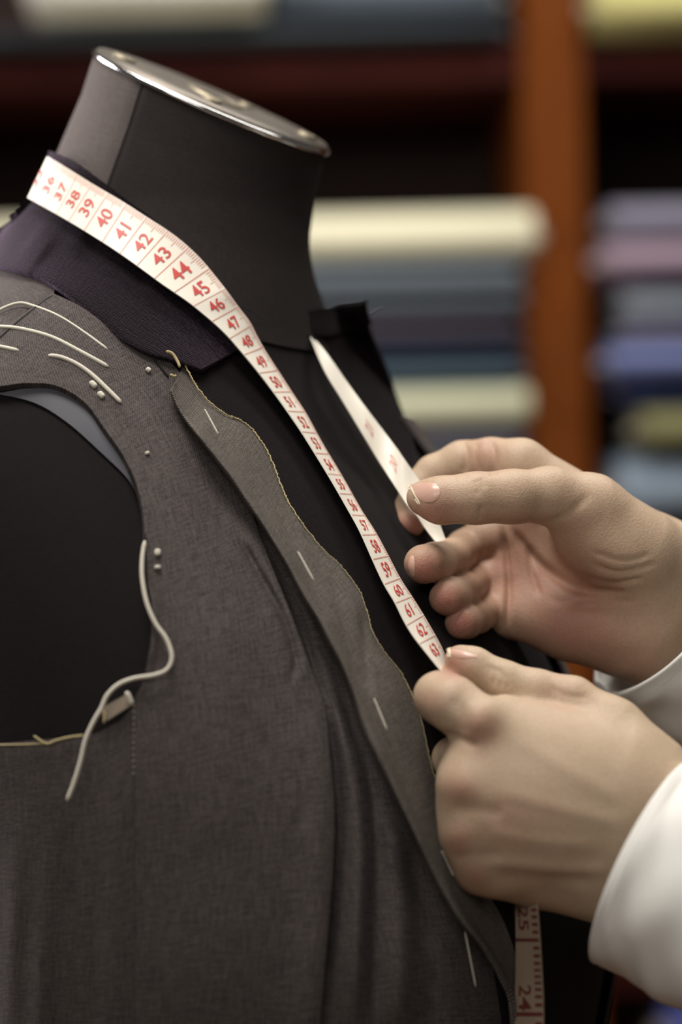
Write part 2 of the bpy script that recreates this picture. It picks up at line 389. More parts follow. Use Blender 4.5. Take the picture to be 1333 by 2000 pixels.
# ------------------------------------------------------------------ dress form
form = empty('dress_form', (float(NB[0]) + .03, float(NB[1]), 0))
tag(form, 'black cloth-covered tailor\'s dress form with steel-capped neck wearing the unfinished jacket', 'mannequin')
h = .005; lo = np.array([-.36, .86, .74]); hi = np.array([.26, 1.42, 1.455])
n = ((hi - lo) / h).astype(int) + 1
G = np.stack(np.meshgrid(*[lo[k] + h * np.arange(n[k]) for k in range(3)], indexing='ij'), -1)
vals = field(G); vals = np.maximum(vals, .76 - G[..., 2]); axn = (NT - NB) / np.linalg.norm(NT - NB); vals = np.maximum(vals, (G - NB) @ axn - .004)
V, F = surf_net(vals, lo, h); V = relax(V, F, 2)
adopt(mesh_obj('torso', V, F, M['trunk']), form)
# neck in two panels with a seam between
nrm = np.array([.405, -.205, .91]); nrm /= np.linalg.norm(nrm)
def neck_ring(t):
    c = NT + (NB - NT) * t
    px = np.interp(t, [0, .25, .55, 1], [224, 226, 239, 268]); py = np.interp(t, [0, 1], [98, 108])
    hv = W(413 + px, 201 + py, 1.12) - W(413, 201, 1.12)
    off = np.interp(t, [0, .25, .55, 1], [0, -3, -6, 0])
    c = c + (W(413 + off, 201, 1.12) - NT)
    wv = np.cross(nrm, hv); wv = wv if wv[1] < 0 else -wv
    return c, hv, wv
def neck_panel(t0, t1, m, nth=50, ntt=26):
    V = []; uv = []
    for i in range(ntt):
        t = i / (ntt - 1) * 1.06; c, hv, wv = neck_ring(t)
        for j in range(nth):
            a = math.radians(t0 + (t1 - t0) * j / (nth - 1))
            e = min(j, nth - 1 - j) / (nth - 1) * abs(t1 - t0)
            k = 1.0 - .010 * math.exp(-(e / 1.6) ** 2) + .003 * math.exp(-((e - 4) / 2.5) ** 2)
            p = c + (hv * math.cos(a) + wv * math.sin(a)) * k; rad = (p - c) / np.linalg.norm(p - c)
            if t > .2:
                q_ = min(1, (t - .2) / .75); mg = -.006 + .007 * q_ * q_ * (3 - 2 * q_)
                for _ in range(5):
                    fv = float(field(p[None])[0])
                    if fv < mg: p = p + rad * (mg - fv)
            V.append(p)
            uv.append((a * .06, t * .09))
    return adopt(mesh_obj('neck_panel', V, grid_faces(ntt, nth), m, uv=uv), form)
neck_panel(117, 262, M['formside_lit']); neck_panel(-98, 117, M['form'], 80)
# steel cap
capc, hv0, wv0 = neck_ring(0.)
def disc(name, profile, m, parent, c=capc, u=hv0, v=wv0, seg=96):
    """surface of revolution on the cap: profile of (radius factor, height)"""
    V = []; 
    for r, z in profile:
        for j in range(seg):
            a = 2 * math.pi * j / seg; V.append(c + (u * math.cos(a) + v * math.sin(a)) * r + nrm * z)
    F = grid_faces(len(profile), seg, True); F.append(tuple(range((len(profile) - 1) * seg, len(profile) * seg)))
    return mesh_obj(name, V, F, m, parent)
cap = adopt(disc('neck_cap', [(.995, -.001), (1.0, .0012), (.99, .0028), (.5, .0031), (.02, .0032)], M['plate'], None), form)
adopt(cap, form)
def ring(name, rad, tube, m, parent, z=.0, c=capc, u=hv0, v=wv0, seg=128, ts=10):
    V = []
    for j in range(seg):
        a = 2 * math.pi * j / seg; d = u * math.cos(a) + v * math.sin(a); dl = np.linalg.norm(d)
        for k in range(ts):
            b = 2 * math.pi * k / ts; V.append(c + d / dl * (dl * rad + tube * math.cos(b)) + nrm * (z + tube * math.sin(b)))
    F = []
    for j in range(seg):
        for k in range(ts):
            F.append((j * ts + k, j * ts + (k + 1) % ts, ((j + 1) % seg) * ts + (k + 1) % ts, ((j + 1) % seg) * ts + k))
    return mesh_obj(name, V, F, m, parent)
def sub(o, par):  # a sub-part of a part that hangs under an offset empty
    o.parent = par; return o
sub(ring('rim', 1.002, .0014, M['steel'], None, .0004), cap)
def capspot(fx, fy): return capc + hv0 * fx + wv0 * fy
for fx, fy, r in ((-.75, .18, .10), (.80, -.1, .085), (.22, -.45, .07), (.06, .55, .085)):
    sub(disc('screw', [(.0 + r, .002), (r, .0040), (r * .85, .0045), (r * .2, .0043)], M['brass'], None, c=capspot(fx, fy), seg=24), cap)
sub(disc('socket_ring', [(.24, .002), (.24, .0040), (.17, .0042), (.165, .0034)], M['brass'], None, c=capspot(.02, .05), seg=40), cap)
sub(disc('socket_hole', [(.15, .0033), (.14, .0041), (.02, .0040)], M['hole'], None, c=capspot(.02, .05), seg=32), cap)
# stand below the form
def tube3(name, pts, r, m, parent=None, seg=10, taper=None):
    P = np.asarray(pts, float); T = np.gradient(P, axis=0); T /= np.linalg.norm(T, axis=1)[:, None] + 1e-12
    up = np.array([0, 1., 0.1]); V = []
    for i in range(len(P)):
        a = np.cross(T[i], up); a /= np.linalg.norm(a) + 1e-9; b = np.cross(T[i], a)
        rr = r if taper is None else r * taper[i]
        for k in range(seg):
            t = 2 * math.pi * k / seg; V.append(P[i] + rr * (a * math.cos(t) + b * math.sin(t)))
    F = grid_faces(len(P), seg, True); F.append(tuple(range(seg))[::-1]); F.append(tuple(range((len(P) - 1) * seg, len(P) * seg)))
    return mesh_obj(name, V, F, m, parent)
bx, by = form.location.x, form.location.y
adopt(tube3('stand_pole', np.linspace((bx, by, .03), (bx + .001, by, .80), 6), .016, M['iron']), form)
for k in range(3):
    a = k * 2.094 + .4
    adopt(tube3('stand_leg', crl([(bx, by, .10), (bx + .12 * math.cos(a), by + .12 * math.sin(a), .06), (bx + .25 * math.cos(a), by + .25 * math.sin(a), .010)], 12), .010, M['iron']), form)
def ptube(name, pts, off, r, m, parent, n=40, seg=8, taper=True, lift=None):
    """thread lying on the body at an offset; pts in picture coordinates"""
    q = crl(pts, n); d = hit(q[:, 0], q[:, 1], off)
    k = np.exp(-.5 * (np.arange(-6, 7) / 2.5) ** 2); k /= k.sum()
    d = np.convolve(np.pad(d, 6, mode='edge'), k, 'valid')
    if lift is not None: d = d - lift(np.linspace(0, 1, n))
    tp = None
    if taper:
        t = np.linspace(0, 1, n); tp = np.clip(np.minimum(t, 1 - t) * n / 2.0 + .35, .35, 1)
    return adopt(tube3(name, W(q[:, 0], q[:, 1], d), r, m, None, seg, tp), parent)
adopt(tube3('neck_seam', [neck_ring(t)[0] + (neck_ring(t)[1] * math.cos(math.radians(116.6)) + neck_ring(t)[2] * math.sin(math.radians(116.6))) * .9925 for t in np.linspace(.01, .8, 20)], .0006, M['hole'], None, 6), form)
ptube('neck_seam', [(440, 583), (480, 603), (520, 625), (560, 643), (606, 656)], .0006, .0005, M['hole'], form)

# ------------------------------------------------------------------ jacket
jacket = empty('jacket', (form.location.x, form.location.y, .80))
tag(jacket, 'half-made charcoal wool jacket with white basting threads on the dress form', 'jacket')
def sheet(name, L, R, nt, ns, off, m, parent, thick=.0014, relief=None, dadd=None, bow=None, pw=1.0, smoothd=0):
    Lc, Rc = cr(L, nt), cr(R, nt); s = np.linspace(0, 1, ns) ** pw
    px = Lc[:, None, 0] * (1 - s) + Rc[:, None, 0] * s; py = Lc[:, None, 1] * (1 - s) + Rc[:, None, 1] * s
    t = np.linspace(0, 1, nt)[:, None] * np.ones(ns); ss = np.ones((nt, 1)) * s
    if bow:
        bx_, by_ = bow(t); px = px + 4 * ss * (1 - ss) * bx_; py = py + 4 * ss * (1 - ss) * by_
    o = off(ss, t, px, py) if callable(off) else np.full(px.shape, off)
    if relief: o = o + relief(px, py)
    d = hit(px, py, o)
    if dadd is not None: d = d + dadd(ss, t, px, py)
    for _ in range(smoothd):
        p = np.pad(d, 1, mode='edge'); d = (p[:-2, 1:-1] + p[2:, 1:-1] + p[1:-1, :-2] + p[1:-1, 2:] + 2 * d) / 6
    P = W(px, py, d)
    return solid(name, P, m, parent, thick)
def solid(name, P, m, parent, thick):
    """a grid of points as cloth with thickness; uv in metres"""
    nt, ns = P.shape[:2]
    du = np.gradient(P, axis=1); dv = np.gradient(P, axis=0); N = np.cross(du, dv); N /= np.linalg.norm(N, axis=-1)[..., None] + 1e-12
    N[(N[..., 1] > 0)] *= -1   # towards the viewer's side
    back = P - N * thick
    wu = np.linalg.norm(np.diff(P, axis=1), axis=-1); u = np.concatenate([np.zeros((nt, 1)), np.cumsum(wu, 1)], 1)
    wv = np.linalg.norm(np.diff(P, axis=0), axis=-1).mean(1); v = np.r_[0, np.cumsum(wv)][:, None] * np.ones(ns)
    uv = np.stack([u - u.mean(1, keepdims=True), -v], -1).reshape(-1, 2); n = nt * ns
    V = np.concatenate([P.reshape(-1, 3), back.reshape(-1, 3)]); UV = np.vstack([uv, uv])
    F = grid_faces(nt, ns); F2 = [tuple(i + n for i in f[::-1]) for f in F]
    per = [i * ns for i in range(nt)] + [(nt - 1) * ns + j for j in range(1, ns)] + [i * ns + ns - 1 for i in range(nt - 2, -1, -1)] + [j for j in range(ns - 2, 0, -1)]
    side = [(per[k], per[(k + 1) % len(per)], per[(k + 1) % len(per)] + n, per[k] + n) for k in range(len(per))]
    o = mesh_obj(name, V, F + F2 + side, m, None, uv=UV)
    bm = bmesh.new(); bm.from_mesh(o.data); bmesh.ops.recalc_face_normals(bm, faces=bm.faces[:])
    for e in bm.edges:
        if len(e.link_faces) == 2 and e.calc_face_angle(0) > .9: e.smooth = False
    bm.to_mesh(o.data); bm.free()
    return adopt(o, parent) if parent else o
RIDGE = [(470, 1010), (497, 1056), (522, 1088), (544, 1138), (568, 1198), (592, 1264), (610, 1318), (631, 1372), (639, 1414), (645, 1480), (650, 1540), (654, 1600), (651, 1684), (643, 1794), (633, 1894), (625, 2000), (620, 2060)]
WRINK = [(455, 1030), (490, 1090), (520, 1144), (550, 1198), (574, 1270), (578, 1300), (566, 1348)]
# chest panel: armhole and side seam at one side, neckline and rolled edge at the other
Lp = [(-75, 700), (-30, 752), (50, 748), (110, 753), (165, 785), (205, 838), (243, 893), (268, 950), (281, 1010), (284, 1070), (288, 1130), (297, 1180), (300, 1230), (291, 1290), (276, 1340), (262, 1372), (262, 1450), (263, 1540), (263, 1640), (263, 1760), (263, 1900), (263, 2060)]
Rp = [(103, 572), (160, 600), (215, 640), (260, 672), (330, 705), (375, 760), (410, 820), (445, 880), (470, 940), (490, 990), (505, 1040), (524, 1088), (544, 1138), (568, 1198), (594, 1270), (614, 1325), (634, 1382), (644, 1470), (653, 1580), (650, 1700), (637, 1860), (620, 2060)]
def off_chest(s, t, px, py):
    o = .0078 + .0034 * np.exp(-((s - .95) / .10) ** 2) * np.clip((py - 1000) / 200, 0, 1)
    o += .0025 * np.exp(-(s / .05) ** 2) * np.clip((py - 1000) / 200, 0, 1) * np.clip((1380 - py) / 100, 0, 1)
    return o
def rel_chest(px, py):
    r = bump(px, py, WRINK, 8, -.0030) + bump(px, py, [(p[0] + 22, p[1] - 6) for p in WRINK], 14, .0011) + bump(px, py, [(p[0] - 24, p[1] + 6) for p in WRINK], 18, .0007)
    r += bump(px, py, [(330, 720), (380, 880), (470, 1060)], 34, -.0020)
    r += .0006 * np.sin(px / 61. + py / 240.) * np.sin(py / 133.)
    r += bump(px, py, [(590, 1450), (600, 1560), (585, 1640)], 16, -.0008) + bump(px, py, [(420, 1150), (440, 1400), (420, 1700)], 50, .0012)
    return r
sheet('chest_panel', Lp, Rp, 260, 90, off_chest, M['front'], jacket, .0030, rel_chest)
# front strip under the lapel, falling in soft folds
Lq = [(430, 900), (470, 1000), (520, 1100), (560, 1200), (596, 1300), (620, 1400), (628, 1500), (632, 1600), (630, 1700), (622, 1800), (614, 1900), (605, 2060)]
Rq = [(500, 880), (560, 980), (620, 1080), (690, 1190), (730, 1290), (765, 1390), (800, 1490), (840, 1590), (885, 1690), (930, 1790), (980, 1880), (1000, 2060)]
def rel_front(px, py):
    k = np.clip((py - 1120) / 250, 0, 1)
    r = bump(px, py, [(600, 1240), (655, 1400), (690, 1520), (703, 1660), (700, 1800), (690, 2060)], 17, .0040) * k
    r += bump(px, py, [(640, 1290), (688, 1420), (722, 1520), (736, 1640), (738, 1760), (730, 2060)], 13, -.0026) * k
    r += bump(px, py, [(740, 1560), (775, 1660), (785, 1800), (780, 2060)], 22, .0030) * k
    r += bump(px, py, [(790, 1640), (830, 1800), (850, 2060)], 26, -.0025) * k
    r += bump(px, py, [(p[0] + 9, p[1]) for p in RIDGE], 13, -.0044) + .0005 * np.sin(px / 40. + py / 160.) * np.sin(py / 90.)
    return r
sheet('front_panel', Lq, Rq, 170, 60, .0050, M['front'], jacket, .0014, rel_front)
# side panel under the armhole
def cut_side(name):
    nt, ns = 110, 70
    t = np.linspace(0, 1, nt)[:, None]; s = np.linspace(0, 1, ns)[None]
    px = -150 + s * 420 + 0 * t
    top = np.interp(px, [-190, 0, 70, 150, 190, 235, 262, 271], [1462, 1453, 1446, 1440, 1432, 1408, 1378, 1372])
    py = top + (2060 - top) * t
    o = .0042 + .0016 * np.exp(-((px - 225) / 26) ** 2) * np.clip((py - 1450) / 150, 0, 1) + .0014 * np.sin(px / 26. + .6 * np.sin(py / 170.)) * np.clip((py - 1560) / 200, 0, 1) * np.clip((215 - px) / 40, 0, 1) \
        + .0008 * np.sin(px / 11. + py / 300.) * np.clip((py - 1600) / 200, 0, 1) * np.clip((215 - px) / 40, 0, 1)
    return solid(name, W(px, py, hit(px, py, o)), M['front'], jacket, .0014)
cut_side('side_panel')
# back part of the shoulder, behind the shoulder seam
sheet('shoulder_panel', [(-85, 512), (-95, 620), (-90, 745)], [(62, 528), (104, 574), (-20, 676)], 40, 50, .0052, M['front'], jacket, .0014, lambda px, py: bump(px, py, [(108, 572), (0, 662), (-60, 700)], 8, -.0012), smoothd=4)
# back and far side of the jacket, wrapping round the form
def wrap(name, th0, th1, z0, z1, off, m, nth=60, nz=50):
    P = np.zeros((nz, nth, 3))
    for i, z in enumerate(np.linspace(z1, z0, nz)):
        a, b, s = np.interp(z, zz, A_) + off, np.interp(z, zz, B_) + off, np.interp(z, zz, S_)
        for j, th in enumerate(np.radians(np.linspace(th0, th1, nth))):
            q = NB[:2] + Fv * (s + b * math.cos(th)) + Rv * (a * math.sin(th)); P[i, j] = (q[0], q[1], z)
    o = solid(name, P, m, jacket, .0014); return o
wrap('back_panel', 118, 262, .80, 1.392, .005, M['front'])
wrap('far_front_panel', 262, 332, .80, 1.345, .006, M['front'])
wrap('front_skirt', 40, 124, .80, 1.108, .0012, M['front'])
ptube('shoulder_seam', [(104, 577), (70, 602), (30, 634), (-10, 670)], .0072, .0008, M['hole'], jacket, 30)
# lining sliver inside the armhole
sheet('armhole_lining', [(-40, 742), (60, 742), (150, 770), (212, 842), (255, 905), (284, 985)], [(-40, 764), (60, 784), (130, 824), (200, 886), (250, 936), (276, 985)], 60, 10, lambda s, t, px, py: .0045 - .003 * s, M['lining'], jacket, .001)
# collar
Lc_ = [(94, 294), (112, 300), (150, 318), (205, 358), (250, 392), (300, 428), (350, 470), (400, 520), (440, 570), (470, 620), (492, 668)]
Rc_ = [(-88, 482), (-66, 500), (20, 524), (75, 540), (120, 568), (165, 600), (205, 632), (240, 664), (290, 690), (338, 704), (392, 722)]
def off_collar(s, t, px, py):
    return .0075 + .003 * s + .0015 * np.sin(t * 9) * s
def rel_collar(px, py):
    return bump(px, py, [(150, 470), (230, 520), (300, 570)], 30, -.0018) + bump(px, py, [(50, 470), (90, 500)], 40, .002) + bump(px, py, [(230, 480), (330, 580)], 22, .001)
sheet('collar', Lc_, Rc_, 150, 50, off_collar, M['collar'], jacket, .0030, rel_collar, smoothd=7, bow=lambda t: (46 * np.exp(-(t / .13) ** 2), 20 * np.exp(-(t / .13) ** 2)))
# collar behind the neck
def neck_wrap(name, a0, a1, t0a, t0b, t1a, t1b, scale, m, parent, thick, n=40, k=8):
    P = np.zeros((n, k, 3))
    for i in range(n):
        f = i / (n - 1); a = math.radians(a0 + (a1 - a0) * f); ta = t0a + (t1a - t0a) * f; tb = t0b + (t1b - t0b) * f
        for j in range(k):
            t = ta + (tb - ta) * j / (k - 1); c, hv, wv = neck_ring(t)
            P[i, j] = c + (hv * math.cos(a) + wv * math.sin(a)) * scale
    o = solid(name, P, m, None, thick); return adopt(o, parent) if parent else o
neck_wrap('collar_back', 222, 322, .66, 1.12, .95, 1.35, 1.07, M['collar'], jacket, .003)
# dark facing beneath the lapel edge
Lf = [(340, 700), (372, 760), (420, 815), (470, 845), (520, 920), (560, 1000), (640, 1105), (700, 1200), (740, 1290), (790, 1370), (812, 1440), (825, 1540), (850, 1660), (900, 1780), (960, 1880), (985, 2060)]
Rf = [(480, 640), (515, 690), (545, 740), (585, 800), (625, 870), (665, 945), (715, 1040), (760, 1130), (805, 1215), (850, 1290), (890, 1370), (920, 1460), (950, 1570), (985, 1700), (1010, 1860), (1020, 2060)]
sheet('facing', Lf, Rf, 160, 30, lambda s, t, px, py: .0048 + .0015 * np.sin(s * 3.1), M['facing'], jacket, .0014)
# lapel: folded outer edge standing off the chest, raw inner edge
LL = [(333, 768), (345, 797), (360, 822), (390, 861), (420, 900), (450, 939), (480, 984), (510, 1026), (540, 1074), (564, 1116), (588, 1164), (618, 1212), (642, 1260), (664, 1300), (688, 1360), (714, 1442), (758, 1532), (806, 1630), (847, 1717), (892, 1795), (938, 1849), (979, 1915), (1000, 1962), (1006, 2060)]
LR = [(361, 712), (383, 752), (405, 780), (438, 807), (465, 818), (486, 831), (510, 861), (528, 891), (546, 939), (561, 975), (585, 1014), (615, 1053), (642, 1083), (663, 1101), (700, 1149), (718, 1195), (730, 1237), (787, 1318), (822, 1400), (845, 1500), (880, 1600), (940, 1720), (985, 1800), (1010, 1880)]
# even pairing along both edges
LLn = crl(LL, 60); LRn = crl([*LR[:17], (754, 1276), *LR[17:], (1012, 1960), (1014, 2060)], 60)
def off_lapel(s, t, px, py):
    k = np.clip(t * 14, .6, 1)
    o = (.0185 * (1 - s) + .0085 * s) * k + .004 * np.exp(-((s - .12) / .12) ** 2) * k + .003 * (1 - k)
    return o - .0055 * np.clip(1 - s / .05, 0, 1) ** 2 * k
def rel_lapel(px, py):
    r = bump(px, py, [(640, 1090), (660, 1180), (690, 1290), (718, 1400), (735, 1470)], 12, -.0012)
    r += bump(px, py, [(530, 990), (570, 1060), (610, 1150), (650, 1230)], 10, -.0011) + bump(px, py, [(708, 1190), (715, 1290), (722, 1360)], 10, -.0014)
    r += bump(px, py, [(690, 1150), (704, 1240), (745, 1330)], 14, .0012)
    return r + .0004 * np.sin(px / 23. + py / 71.)
sheet('lapel', LLn, LRn, 220, 44, off_lapel, M['lapel'], jacket, .0013, rel_lapel, smoothd=2)
# gorge flap at the top of the lapel
ptube('gorge_seam', [(265, 672), (300, 700), (330, 737)], .0082, .0005, M['hole'], jacket, 24)
# far lapel and collar standing open beyond the neck
LH = [(598, 607), (606, 650), (632, 700), (668, 765), (706, 835), (744, 905), (784, 985)]
RH = [(712, 592), (722, 645), (748, 710), (776, 775), (799, 835), (814, 890), (822, 985)]
sheet('far_lapel', LH, RH, 60, 24, .004, M['facing'], jacket, .002, dadd=lambda s, t, px, py: .012 - .02 * s * (1 - .6 * t), smoothd=6)
LB = [(598, 606), (640, 609), (676, 606), (712, 590)]; RB = [(600, 650), (640, 655), (680, 648), (722, 640)]
sheet('far_collar', LB, RB, 30, 8, .004, M['facing'], jacket, .003, dadd=lambda s, t, px, py: .008 - .02 * t, smoothd=6)
wv_ = W(np.array([721, 733, 747]), np.array([612, 607, 600]), 1.09)
adopt(tube3('loose_yarn', cr(wv_, 12), .00022, M['lining'], None, 6), jacket)
# yarns along the raw edge
RAW = LRn[:38]
rq = crl(RAW, 420); rng = np.random.RandomState(3)
fx = rq + rng.normal(0, .7, rq.shape)
dr = hit(rq[:, 0], rq[:, 1], .0092)
adopt(tube3('raw_edge', W(fx[:, 0], fx[:, 1], dr - .0006), .00040, M['fray'], None, 6, np.interp(np.arange(420), [0, 150, 200, 420], [.8, .75, .4, .34]) * rng.uniform(.7, 1.25, 420)), jacket)
ptube('loose_yarn', [(324, 686), (336, 690), (346, 704), (352, 718)], .016, .00065, M['fray'], jacket, 20)
ptube('loose_yarn', [(332, 731), (340, 735), (345, 733)], .014, .0006, M['fray'], jacket, 10)
# white basting threads
ptube('basting_thread', [(-12, 612), (10, 600), (36, 592), (58, 595), (110, 615), (160, 646), (211, 683)], .0078, .00062, M['thread'], jacket)
ptube('basting_thread', [(-20, 637), (0, 638), (40, 642), (100, 658), (160, 688), (213, 717)], .0082, .00085, M['thread'], jacket)
ptube('basting_thread', [(-30, 674), (0, 677), (37, 685)], .0080, .00085, M['thread'], jacket, 16)
ptube('basting_thread', [(94, 694), (120, 698), (150, 711), (180, 732), (212, 762), (237, 787)], .0086, .00092, M['thread'], jacket)
for pts, r in (([(176, 745), (188, 757)], .0013), ([(192, 766), (203, 777)], .0013), ([(286, 719), (294, 726)], .0011), ([(286, 882), (289, 888)], .0010), ([(308, 1072), (308, 1086)], .0013), ([(308, 1104), (308, 1112)], .0013)):
    ptube('tailor_tack', pts, .0085, r, M['thread'], jacket, 8)
ptube('loose_thread', [(283, 1056), (278, 1090), (278, 1130), (287, 1178), (304, 1218), (325, 1248), (336, 1283), (326, 1308), (300, 1319), (262, 1325), (232, 1337), (210, 1358), (198, 1384), (184, 1408), (168, 1444), (157, 1490), (143, 1535), (131, 1564)], .0125, .00085, M['thread'], jacket, 110, taper=True)
for pts in ([(400, 799), (427, 849)], [(582, 1077), (614, 1135)], [(731, 1364), (757, 1427)]):
    ptube('basting_stitch', pts, .0195, .00036, M['thread'], jacket, 14, 6)
ptube('basting_stitch', [(863, 1661), (887, 1712)], .0165, .00030, M['thread'], jacket, 14, 6)
ptube('basting_stitch', [(909, 1820), (930, 1928)], .0125, .00034, M['thread'], jacket, 18, 6)
# seam at the side, stitch holes, canvas tab and the armhole bottom
ptube('side_seam', [(264, 1376), (264, 1500), (265, 1700), (265, 2060)], .0048, .0006, M['hole'], jacket, 60)
for k in range(12):
    y = 1376 + k * 12
    ptube('seam_stitch', [(261, y), (261.5, y + 5)], .0092, .00028, M['core'], jacket, 5, 5)
sheet('canvas_tab', [(198, 1383), (202, 1412)], [(254, 1352), (262, 1374)], 8, 10, .0062, simple('canvas', (.26, .21, .16), .9, var=.15, nscale=800), jacket, .001)
ptube('canvas_fray', [(199, 1384), (205, 1398), (203, 1413)], .0072, .0006, M['fray'], jacket, 12)
ptube('loose_thread', [(246, 1351), (252, 1360), (259, 1376)], .0082, .0010, M['thread'], jacket, 12)
ptube('armhole_fray', [(66, 1437), (90, 1452), (110, 1446), (135, 1440), (165, 1436)], .0062, .00045, M['fray'], jacket, 30)
ptube('armhole_edge_thread', [(-30, 1455), (40, 1454), (92, 1452)], .0062, .00028, M['fray'], jacket, 20)
rr = [(284, 1040), (287, 1120), (299, 1210), (297, 1262), (280, 1330)]
ptube('armhole_edge_thread', rr, .0092, .00030, M['lapel'], jacket, 50)

# ------------------------------------------------------------------ tape measure
tape = empty('tape_measure', tuple(W(600, 800, 1.02)))
tag(tape, 'white tape measure with red numbers draped round the collar and held by both hands', 'tape measure')
TU = [(92, 305), (131, 328), (184, 361), (236, 391), (289, 425), (341, 459), (389, 501), (428, 548), (449, 575), (470, 604), (490, 630), (505, 661), (527, 698), (552, 736), (575, 772), (598, 806), (618, 843), (639, 880), (664, 921), (684, 956), (709, 1000), (734, 1038), (759, 1084), (783, 1130), (804, 1162), (823, 1192), (839, 1219), (855, 1247), (869, 1275), (882, 1318)]
TL = [(53, 386), (94, 409), (136, 433), (190, 466), (236, 496), (278, 526), (320, 557), (362, 585), (390, 607), (420, 632), (446, 657), (466, 680), (490, 708), (515, 739), (540, 772), (563, 804), (588, 840), (612, 878), (636, 917), (658, 954), (683, 998), (705, 1038), (728, 1090), (752, 1142), (772, 1174), (789, 1210), (807, 1240), (824, 1262), (844, 1287), (872, 1320)]
NTAPE = 400
ul = cr(TU, NTAPE); ll = cr(TL, NTAPE)
kk = np.exp(-.5 * (np.arange(-9, 10) / 4.) ** 2); kk /= kk.sum()
def smooth1(x, it=1):
    for _ in range(it):
        x = np.stack([np.convolve(np.pad(x[:, c], 9, mode='reflect', reflect_type='odd'), kk, 'valid') for c in range(x.shape[1])], 1)
    return x
ul, ll = smooth1(ul), smooth1(ll)
lin = np.linspace(0, 1, NTAPE)
toff = .0145 + .012 * np.clip((lin - .60) / .40, 0, 1) ** 2
dl = smooth1(hit(ll[:, 0], ll[:, 1], toff)[:, None], 4)[:, 0]
wpx = np.linalg.norm(ul - ll, axis=1) * dl / FPX
kq = np.clip((lin - .25) / .2, 0, 1)
du_free = hit(ul[:, 0], ul[:, 1], toff - .004)
du_geo = dl + np.sqrt(np.clip(.0195 ** 2 - wpx ** 2, 1e-7, None)) * .93
du_ = smooth1(np.where(lin < .25, du_free, du_geo)[:, None], 4)[:, 0]
# the part behind the neck silhouette keeps its real width
TPL, TPU = W(ll[:, 0], ll[:, 1], dl), W(ul[:, 0], ul[:, 1], du_)
def tape_grid(A, B, ns=9):
    s = np.linspace(0, 1, ns)[None, :, None]
    return A[:, None] * (1 - s) + B[:, None] * s
tp_grid = tape_grid(TPL, TPU)
solid('ribbon', tp_grid, M['tape'], tape, .0005)
# behind the neck
neck_wrap('ribbon', 206, 330, .66, .92, .93, 1.2, 1.10, M['tape'], tape, .0005, k=6)
# far run to the raised hand
T2U = [(606, 652), (639, 690), (680, 748), (713, 793), (754, 847), (787, 892), (818, 936), (838, 966), (852, 1000), (866, 1040), (885, 1085)]
T2L = [(609, 660), (635, 723), (672, 785), (709, 847), (746, 909), (783, 967), (800, 992), (814, 1006), (830, 1030), (852, 1058), (880, 1088)]
D2 = np.array([1.088, 1.068, 1.062, 1.059, 1.058, 1.050, 1.046, 1.044, 1.042, 1.038, 1.03])
u2, l2 = cr(T2U, 90), cr(T2L, 90); d2 = cr(np.stack([D2, D2], 1), 90)[:, 0]
w2 = np.linalg.norm(u2 - l2, axis=1) * d2 / FPX
t2off = np.sqrt(np.clip(.0195 ** 2 - w2 ** 2, 1e-7, None)) * np.interp(np.linspace(0, 1, 90), [0, .5, .75, 1], [.9, .8, .5, .35])
T2grid = tape_grid(W(l2[:, 0], l2[:, 1], d2), W(u2[:, 0], u2[:, 1], d2 + t2off))
solid('ribbon', T2grid, M['tape'], tape, .0005)
T2N = [(66, 18), (52, 19), (40, 20), (29, 21)]
# free end, turned over, hanging below the lower hand
T3L = [(874, 1318), (905, 1385), (950, 1500), (985, 1620), (1002, 1720), (1007, 1790), (1008, 1880), (1006, 1960), (1006, 2080)]
T3U = [(884, 1316), (925, 1375), (985, 1490), (1025, 1610), (1042, 1710), (1051, 1790), (1057, 1880), (1061, 1960), (1062, 2080)]
D3 = np.array([.972, .974, .972, .966, .962, .959, .957, .956, .956])
l3, u3 = cr(T3L, 120), cr(T3U, 120); d3 = cr(np.stack([D3, D3], 1), 120)[:, 0]
w3 = np.linalg.norm(u3 - l3, axis=1) * d3 / FPX
T3grid = tape_grid(W(l3[:, 0], l3[:, 1], d3), W(u3[:, 0], u3[:, 1], d3 - np.sqrt(np.clip(.019 ** 2 - w3 ** 2, 1e-7, None)) * .9))
solid('ribbon', T3grid, M['tapeback_shaded'], tape, .0005)
def on_strip(grid, i, v, lift=.00022):
    """point on a tape strip: i along (float index), v across 0..1"""
    n, k = grid.shape[:2]
    A, B = grid[:, 0], grid[:, -1]
    i = np.clip(i, 0, n - 1.001); i0 = i.astype(int); f = (i - i0)[:, None]
    a = A[i0] * (1 - f) + A[i0 + 1] * f; b = B[i0] * (1 - f) + B[i0 + 1] * f
    ta = A[i0 + 1] - A[i0]; N = np.cross(b - a, ta); N /= np.linalg.norm(N, axis=1)[:, None] + 1e-12
    N = np.where((N[:, 1] > 0)[:, None], -N, N)
    return a + (b - a) * v[:, None] + N * lift
glyphs = {}
def glyph(txt, bold=.010):
    if txt not in glyphs:
        c = bpy.data.curves.new('numeral_outline', 'FONT'); c.body = txt; c.align_x = 'CENTER'; c.size = 1.0; c.offset = bold; c.resolution_u = 4; c.fill_mode = 'FRONT'
        o = bpy.data.objects.new('numeral_outline', c); COL.objects.link(o)
        dg = bpy.context.evaluated_depsgraph_get(); me = o.evaluated_get(dg).to_mesh()
        V = np.array([v.co[:] for v in me.vertices]); F = [tuple(p.vertices) for p in me.polygons]
        bpy.data.objects.remove(o); bpy.data.curves.remove(c)
        V[:, 1] -= .345
        glyphs[txt] = (V, F)
    return glyphs[txt]
